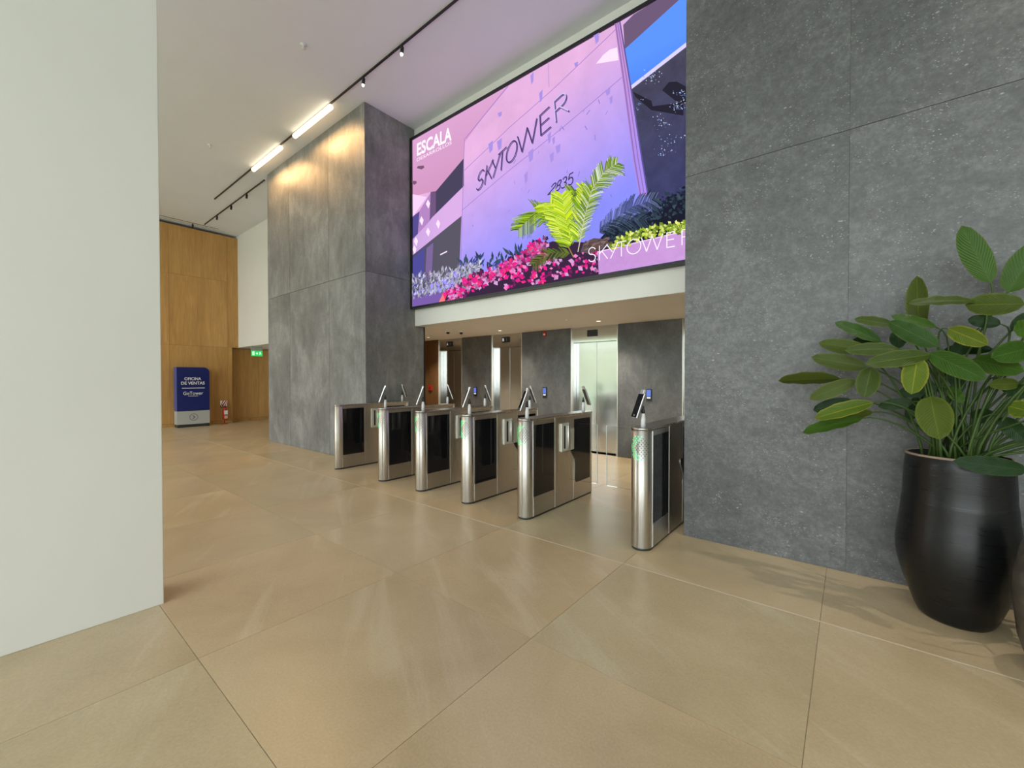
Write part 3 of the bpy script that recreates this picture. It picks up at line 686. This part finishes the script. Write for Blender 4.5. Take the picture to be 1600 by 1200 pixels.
fb = thing('fire_call_point', 'red square fire call point on the brown veneer beside lift A', 'alarm', (-8.32, BY, 1.165))
MB().box(-.055, .055, -.035, 0, -.065, .065).build('housing', M_RED, fb, .006); MB().box(-.02, .02, -.038, -.035, -.03, .03).build('push_plate', mat('dark_red', (.10, .01, .01), .5), fb)
for px, py, lab in ((700, 517, 'black dome camera on a pale base under the lobby ceiling, left one'), (720.5, 517.5, 'black dome camera on a pale base under the lobby ceiling, right one')):
    p = on(px, py, 2, LZ); c = thing('dome_camera', lab, 'camera', (p.x, p.y, LZ), 0, 'dome cameras under the lobby ceiling')
    MB().lathe([(.055, -.001), (.055, -.018), (.045, -.026)], 0, 0, 20, closed=True).build('mount', M_WHITEP, c)
    MB().lathe([(.036, -.026), (.034, -.045), (.024, -.060), (.004, -.066)], 0, 0, 20, closed=True).build('dome', M_BLACKG, c)
# recessed downlights of the lift lobby
M_DL = mat('downlight_glow', (.8, .75, .65), .4, emit=(1, .82, .58), es=3.0)
for i, (x, y) in enumerate(((-7.7, 6.39), (-5.49, 6.39), (-3.3, 6.39), (-1.2, 6.39))):
    lab = ['recessed downlight in the lobby ceiling nearest lift A', 'recessed downlight glowing in the lobby ceiling in front of lift B', 'recessed downlight in the lobby ceiling nearest the bright lift', 'recessed downlight in the lobby ceiling at the far right'][i]
    d = thing('downlight', lab, 'lamp', (x, y, LZ), 0, 'recessed lobby downlights')
    MB().lathe([(.050, .001), (.055, -.004), (.040, -.005), (.038, .0)], 0, 0, 24).build('ring', M_WHITEP, d)
    MB().lathe([(.038, -.0015), (.001, -.0016)], 0, 0, 20).build('lens', M_DL, d)
    l = bpy.data.lights.new('downlight_lamp', 'SPOT'); l.energy = 120; l.color = (1, .87, .70); l.spot_size = 2.0; l.spot_blend = .8; l.shadow_soft_size = .04
    lo = bpy.data.objects.new('downlight_lamp', l); col.objects.link(lo); lo.parent = d; lo.location = (0, 0, -.02)
sp_ = on(886, 500, 2, LZ)
s_ = thing('ceiling_detector', 'tiny white disc in the lobby ceiling below the screen', 'detector', (sp_.x, sp_.y, LZ))
MB().lathe([(.028, 0), (.028, -.008), (.018, -.014), (.002, -.015)], 0, 0, 16, closed=True).build('housing', M_SOFFIT, s_)

# ------------------------------------------------------------------ ceiling tracks and lamps
M_TUBE = mat('warm_tube', (.9, .85, .75), .4, emit=(1, .80, .50), es=2.6)
M_SPOTG = mat('spot_glow', (.8, .8, .75), .3, emit=(1, .95, .85), es=1.6)
def track(x0, x1, y, lab):
    t_ = thing('light_track', lab, 'track', ((x0+x1)/2, y, CEIL)); h = (x1-x0)/2
    MB().box(-h, h, -.012, .012, -.020, -.001).build('rail', M_BLACK, t_)
    for s in (-1, 1): MB().box(*sorted((s*h, s*(h+.01))), -.014, .014, -.022, 0).build('end_cap', M_BLACK, t_)
    return t_
track(-12.5, 2.5, 3.52, 'long black ceiling track carrying two glowing tubes')
track(-14.78, -10.45, 3.905, 'shorter black ceiling track between grey pillar and wood wall')
t3 = thing('light_track', 'thin track along the top of the wood wall', 'track', (-14.95, 3.3, CEIL)); MB().box(-.008, .008, -1.2, 1.0, -.008, -.001).build('rail', M_BLACK, t3); MB().box(-.16, -.15, -1.2, 1.2, -.003, -.001).build('slot_edge', M_DARK, t3)
for x0, x1, lab in ((-9.99, -8.62, 'glowing warm tube light on the ceiling track, further from the viewer'), (-8.02, -6.69, 'glowing warm tube light on the ceiling track, nearer the pillar corner')):
    c = (x0+x1)/2; h = (x1-x0)/2
    b_ = thing('tube_light', lab, 'lamp', (c, 3.52, CEIL-.02), 0, 'warm tube lights on the track')
    MB().tube([(-h, 0, -.045), (h, 0, -.045)], .042, 18).build('tube', M_TUBE, b_)
    for s in (-1, 1): MB().box(*sorted((s*h*.8-.02, s*h*.8+.02)), -.008, .008, -.02, .0).build('clip', M_BLACK, b_)
    l = bpy.data.lights.new('tube_lamp', 'AREA'); l.shape = 'RECTANGLE'; l.size = h*1.7; l.size_y = .05; l.energy = 26; l.color = (1, .55, .21)
    lo = bpy.data.objects.new('tube_lamp', l); col.objects.link(lo); lo.parent = b_; lo.location = (0, .03, -.10)
def spot(x, y, lab, lit, grp, watts=0):
    s_ = thing('track_spotlight', lab, 'lamp', (x, y, CEIL-.02), 0, grp)
    MB().tube([(0, 0, 0), (0, 0, -.03)], .014, 10).build('stem', M_BLACK, s_)
    hd = MB().tube([(0, 0, -.03), (0, -.010, -.12)], .024, 16).build('head', M_BLACK, s_)
    if lit: MB().tube([(0, -.0102, -.1205), (0, -.013, -.145)], [.0235, .017], 16).build('lens', M_SPOTG, hd)
    if watts:
        l = bpy.data.lights.new('spot_lamp', 'SPOT'); l.energy = watts; l.color = (1, .93, .82); l.spot_size = 1.0; l.spot_blend = .5; l.shadow_soft_size = .03
        lo = bpy.data.objects.new('spot_lamp', l); col.objects.link(lo); lo.parent = s_; lo.location = (0, -.02, -.17)
for x, lab in ((-4.766, 'black spotlight with glowing tip nearest the video screen on the long track'), (-5.713, 'black spotlight with glowing tip closest to the near tube light')):
    spot(x, 3.52, lab, True, 'spotlights on the long track')
spot(1.35, 3.52, 'black spotlight on the long track above the potted plant', True, 'spotlights on the long track', 210)
for k, (px, py) in enumerate(((385.5, 301), (361, 319), (339, 335.5))):
    p = on(px, py, 2, CEIL); spot(p.x, 3.905, ['small black spotlight on the shorter track, nearest the pillar', 'small black spotlight in the middle of the shorter track', 'small black spotlight on the shorter track, nearest the wood wall'][k], False, 'spotlights on the shorter track')
spot(-14.95, 3.66, 'small black spotlight at the top of the wood wall', False, 'spotlights on the shorter track')
for x, y, lab in ((-5.82, 2.68, 'white sprinkler head on the ceiling, nearer the viewer'), (-9.71, 2.66, 'white sprinkler head on the ceiling, further away')):
    s_ = thing('sprinkler', lab, 'sprinkler', (x, y, CEIL), 0, 'ceiling sprinklers')
    MB().lathe([(.045, 0), (.045, -.006), (.012, -.012), (.012, -.05), (.03, -.052), (.03, -.058), (.001, -.06)], 0, 0, 20).build('head', M_WHITEP, s_)

# ------------------------------------------------------------------ sign, extinguisher, exit sign
sg = thing('totem_sign', 'navy and grey floor sign with white Spanish lettering by the wood wall', 'sign', (-14.85, 3.61, 0))
def totem(z0, z1, m_, name, corner=0, m2=None):
    y0, y1 = -.39, .39; pts = [(y0, z0), (y1, z0)]
    pts += ([(y1-corner+corner*math.cos(PI/2*i/8), z1-corner+corner*math.sin(PI/2*i/8)) for i in range(9)] if corner else [(y1, z1)]) + [(y0, z1)]
    o = MB().prism(pts, lambda u, v, w: (w, u, v), -.30, 0).build(name, [m_, m2 or m_], sg)
    if m2:
        for p in o.data.polygons:
            if p.normal.y < -.9: p.material_index = 1
    return o
MB().box(-.29, -.005, -.38, .38, 0, .085).build('plinth', M_DARK, sg)
totem(.085, .466, M_SGREY, 'lower_panel'); up_ = totem(.480, 1.735, M_NAVY, 'upper_panel', .14, M_NAVY_LIT); MB().box(-.29, -.004, -.385, .385, .466, .48).build('gap_strip', M_DARK, sg)
def sign_text(s, y0, y1, z0, z1, bold=0, name='lettering', m_=M_LETTER):
    mb = MB(); put_text(mb, s, lambda u, v: (.0015, y0+(y1-y0)*u, z0+(z1-z0)*v), bold); o = mb.build(name, m_, up_); return o
sign_text('OFICINA', -.21, .186, 1.357, 1.443, .016); sign_text('DE VENTAS', -.288, .271, 1.231, 1.317, .016)
MB().box(0, .002, -.27, .27, 1.122, 1.139).build('rule', M_LETTER, up_)
sign_text('GoTower', -.243, .229, .933, 1.03, .006)
MB().box(0, .002, -.128, .11, .893, .906).build('rule', M_LETTER, up_)
rg = MB()
for i in range(32):
    a0, a1 = 2*PI*i/32, 2*PI*(i+1)/32; k = len(rg.v)
    rg.v += [(.0015, r_*math.cos(a), .285+r_*math.sin(a)) for a in (a0, a1) for r_ in (.088, .102)]; rg.face((k, k+1, k+3, k+2))
for (ya, za, yb, zb) in ((-.03, .05, .03, 0), (-.03, -.05, .03, 0)):
    d = Vector((yb-ya, zb-za)).normalized(); q = Vector((-d.y, d.x))*.010; k = len(rg.v)
    rg.v += [(.0016, yy, .285+zz) for yy, zz in ((ya+q.x, za+q.y), (ya-q.x, za-q.y), (yb-q.x, zb-q.y), (yb+q.x, zb+q.y))]; rg.face((k, k+1, k+2, k+3))
o = rg.build('arrow_emblem', mat('emblem_grey', (.12, .12, .12), .5), sg)

ex = thing('fire_extinguisher', 'red fire extinguisher on a stand with red and white striped plate', 'extinguisher', (-15.05, 4.45, 0))
MB().tube([(-.07, 0, 0), (-.07, 0, .55)], .012, 8).build('stand_pole', M_RED, ex); MB().lathe([(.09, 0), (.09, .012), (.02, .02)], -.04, 0, 20, closed=True).build('stand_foot', M_RED, ex)
MB().lathe([(.001, .13), (.06, .135), (.068, .15), (.068, .42), (.055, .46), (.022, .49), (.02, .52)], 0, 0, 24).build('cylinder', M_RED, ex)
MB().box(.055, .0715, -.035, .055, .30, .42).build('paper_label', M_LETTER, ex); MB().box(.055, .0715, -.03, .05, .17, .26).build('paper_label', mat('pale_tag', (.65, .42, .35), .6), ex)
MB().box(-.02, .03, -.03, .03, .52, .545).build('valve', M_BLACK, ex)
MB().tube([(0, -.03, .53), (.0, -.10, .50), (.0, -.115, .56), (.0, -.09, .62), (0, -.04, .56)], .011, 8).build('hose', M_BLACK, ex)
pl = MB().box(-.082, -.075, -.10, .09, .545, .72).build('striped_plate', M_LETTER, ex)
for k in range(4):
    y = -.15+k*.075; pts = [(y, .546), (y+.036, .546), (y+.15, .719), (y+.114, .719)]
    pts = [(min(max(a, -.099), .089), b2) for a, b2 in pts]
    MB().prism(pts, lambda u, v, w: (-.075+w, u, v), 0, .0015).build('stripe', M_RED, pl)
M_EXIT = mat('exit_green', (.02, .25, .06), .4, emit=(.02, .62, .10), es=.9); M_EXITW = mat('exit_mark', (.6, .9, .7), .4, emit=(.45, .95, .6), es=1.0)
eo = thing('exit_sign', 'small green lit exit sign hanging under the white bulkhead by the passage', 'sign', (-14.4, 5.13, 2.19))
MB().box(-.03, 0, -.16, .16, .085, .21).build('mount', M_SGREY, eo); MB().box(-.012, .0, -.16, .16, -.085, .085).build('panel', M_EXIT, eo)
em = MB()
for pts in ([(-.13, -.06), (-.07, -.06), (-.07, .06), (-.13, .06)], [(-.03, -.02), (.0, -.02), (.0, -.045), (.035, 0), (0, .045), (0, .02), (-.03, .02)], [(.055, -.05), (.075, -.05), (.09, -.01), (.12, -.03), (.13, -.015), (.10, .02), (.115, .03), (.10, .055), (.08, .055), (.06, .02), (.075, .0)]):
    k = len(em.v); em.v += [(.0012, a, b2) for a, b2 in pts]; em.face(range(k, k+len(pts)))
em.build('pictogram', M_EXITW, eo)

# ------------------------------------------------------------------ plants
PC = Vector((.488, 3.516, 0))
pp = thing('potted_plant', 'large leafy green plant in a tall black glazed pot by the grey wall', 'plant', tuple(PC))
wob = lambda a, z: .012*math.sin(a*2+z*3)+.008*math.sin(a*3-1)
prof = [(.001, .002), (.146, .0), (.160, .015), (.176, .05), (.196, .11), (.218, .18), (.238, .25), (.252, .31), (.259, .37), (.260, .43), (.255, .49), (.247, .55), (.240, .61), (.236, .67), (.234, .69), (.2315, .70), (.229, .78), (.225, .88), (.220, .948), (.214, .955), (.207, .948), (.204, .86)]
MB().lathe(prof, 0, 0, 64, wob=wob).build('pot', M_POT, pp)
MB().lathe([(.2215, .946), (.2205, .9545), (.214, .9575), (.2065, .9545)], 0, 0, 64, wob=wob).build('rim', M_RIM, pp)
MB().lathe([(.206, .885), (.10, .90), (.001, .905)], 0, 0, 32, wob=wob).build('soil', M_SOIL, pp)
ZP = lambda x, y: (1200+x*.3167, 340+y*.3167)
def to_px(P):
    d = P-CAM; z = d.dot(fw); return Vector((800+F_PX*d.dot(RT)/z, 600-F_PX*d.dot(UP)/z))
def px_per_m(mid, p, a):
    o = to_px(mid); dp = (to_px(mid+p*.01)-o)/.01; da = (to_px(mid+a*.01)-o).normalized(); return max(1, abs(dp.x*da.y-dp.y*da.x))
def leaf(parent, base, tip, wpx, m_, droop=.02, wreal=None, fold=.16):
    """blade between two world points, turned so it shows about wpx photo pixels of width from the entrance"""
    ax = tip-base; L = ax.length; a = ax.normalized(); mid = (base+tip)/2; view = (mid-CAM); sc = F_PX/(view.dot(fw)); view.normalize()
    p = a.cross(view).normalized()
    if p.z < 0: p = -p
    q = p.cross(a).normalized()
    vw = wpx/px_per_m(mid, p, a); w = wreal or max(vw, min(.34*L, .13)); cth = min(1, vw/w); sth = math.sqrt(max(0, 1-cth*cth))
    if q.z < 0: q = -q
    W = (p*cth - q*sth*(1 if view.z < .05 else -1)).normalized(); N = a.cross(W).normalized()
    if N.z < 0: N = -N
    mb = MB(); nu, nv = 6, 12; mb.uv = []
    for j in range(nv+1):
        t_ = j/nv; wd_ = (math.sin(PI*t_**.95)**.50 if 0 < t_ < 1 else 0)*w/2
        for i in range(nu+1):
            s = i/nu*2-1
            pos = base + a*(L*t_) + W*(s*wd_) + N*(abs(s)**1.3*fold*wd_ + droop*L*math.sin(PI*t_)*1.2 + .004*math.sin(t_*22+s*2)*abs(s))
            mb.v.append(tuple(pos)); mb.uv.append((i/nu, t_))
    for j in range(nv):
        for i in range(nu):
            k = j*(nu+1)+i; mb.face((k, k+1, k+nu+2, k+nu+1), 0, True)
    return under(mb.build('leaf', m_), parent)
def stem(parent, root, base, adir):
    d = base-root; c1 = root+Vector((d.x*.12, d.y*.12, d.z*.55)); c2 = base-adir*min(.12, d.length*.25)
    P = []
    for i in range(11):
        t_ = i/10; P.append(root*(1-t_)**3+c1*3*t_*(1-t_)**2+c2*3*t_*t_*(1-t_)+base*t_**3)
    under(MB().tube(P, [.0075-.004*i/10 for i in range(11)], 7).build('stem', M_STEM), parent)
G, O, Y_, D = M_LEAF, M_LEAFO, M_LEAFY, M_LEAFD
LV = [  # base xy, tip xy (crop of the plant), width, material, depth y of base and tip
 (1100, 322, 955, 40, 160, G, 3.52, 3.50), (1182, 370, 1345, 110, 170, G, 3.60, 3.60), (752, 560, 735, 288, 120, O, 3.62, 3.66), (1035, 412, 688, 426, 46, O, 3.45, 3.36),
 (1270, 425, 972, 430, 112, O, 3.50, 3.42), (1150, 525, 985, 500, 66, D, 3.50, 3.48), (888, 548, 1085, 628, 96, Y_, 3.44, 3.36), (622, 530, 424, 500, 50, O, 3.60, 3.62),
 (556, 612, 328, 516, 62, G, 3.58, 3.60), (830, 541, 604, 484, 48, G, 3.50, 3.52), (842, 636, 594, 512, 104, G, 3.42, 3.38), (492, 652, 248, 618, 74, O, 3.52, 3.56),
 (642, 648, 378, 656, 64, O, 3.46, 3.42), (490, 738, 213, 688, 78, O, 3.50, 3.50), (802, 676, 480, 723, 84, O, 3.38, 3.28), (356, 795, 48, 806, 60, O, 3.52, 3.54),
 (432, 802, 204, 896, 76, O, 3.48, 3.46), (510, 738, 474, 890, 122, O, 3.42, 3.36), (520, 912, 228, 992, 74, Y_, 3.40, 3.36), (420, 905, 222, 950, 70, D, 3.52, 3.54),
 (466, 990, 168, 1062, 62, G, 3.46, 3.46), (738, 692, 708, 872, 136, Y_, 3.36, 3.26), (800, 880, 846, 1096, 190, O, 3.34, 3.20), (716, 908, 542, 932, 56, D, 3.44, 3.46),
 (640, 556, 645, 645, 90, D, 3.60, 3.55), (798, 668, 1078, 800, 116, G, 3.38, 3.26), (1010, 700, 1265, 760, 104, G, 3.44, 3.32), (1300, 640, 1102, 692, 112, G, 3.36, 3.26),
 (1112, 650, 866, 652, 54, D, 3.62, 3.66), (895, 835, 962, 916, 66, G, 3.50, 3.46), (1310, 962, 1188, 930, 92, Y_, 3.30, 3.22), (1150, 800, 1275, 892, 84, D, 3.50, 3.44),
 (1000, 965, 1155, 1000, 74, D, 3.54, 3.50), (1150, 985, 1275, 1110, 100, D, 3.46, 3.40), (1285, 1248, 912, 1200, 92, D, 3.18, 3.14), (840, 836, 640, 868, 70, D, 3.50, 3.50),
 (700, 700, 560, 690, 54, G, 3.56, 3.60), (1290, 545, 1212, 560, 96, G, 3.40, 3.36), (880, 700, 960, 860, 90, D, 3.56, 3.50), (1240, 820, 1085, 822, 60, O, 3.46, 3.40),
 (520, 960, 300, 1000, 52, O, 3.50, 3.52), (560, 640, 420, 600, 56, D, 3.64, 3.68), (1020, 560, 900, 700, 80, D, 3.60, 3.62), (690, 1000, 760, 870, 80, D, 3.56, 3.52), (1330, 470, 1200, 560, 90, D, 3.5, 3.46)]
k = 0
for bx, by, tx, ty, w, m_, yb, yt in LV:
    B_ = on(*ZP(bx, by), 1, yb); T_ = on(*ZP(tx, ty), 1, yt)
    leaf(pp, B_, T_, w*.3167, m_)
    an = k*2.4; rr = .03+.10*((k*37) % 10)/10; root = PC+Vector((rr*math.cos(an)-.02, rr*math.sin(an), .895)); k += 1
    stem(pp, root, B_, (T_-B_).normalized())
for i in range(16):                                     # the side of the plant turned away from the photo
    an = rnd.uniform(-.9, .75); rr = rnd.uniform(.28, .55); z = rnd.uniform(1.05, 1.85)
    B_ = PC+Vector((rr*math.cos(an), min(.18, rr*math.sin(an)*.7), z)); T_ = B_+Vector((math.cos(an)*.24, min(.10, math.sin(an)*.12), rnd.uniform(-.12, .10)))
    if B_.x < .98: B_.x += .35; T_.x += .35
    leaf(pp, B_, T_, 40, rnd.choice((G, O, D)), wreal=.13); stem(pp, PC+Vector((rnd.uniform(-.02, .12), rnd.uniform(-.1, .1), .895)), B_, (T_-B_).normalized())
p2 = thing('plant_pot', 'brown glazed pot cut off by the right edge, in front of the black pot', 'pot', (.845, 3.09, 0))
MB().lathe([(.001, .002), (.15, 0), (.17, .03), (.205, .16), (.222, .34), (.220, .46), (.200, .58), (.188, .625), (.180, .63), (.172, .62), (.17, .56)], 0, 0, 48, wob=wob).build('pot', M_POT2, p2)
MB().lathe([(.172, .58), (.001, .59)], 0, 0, 32).build('soil', M_SOIL, p2)
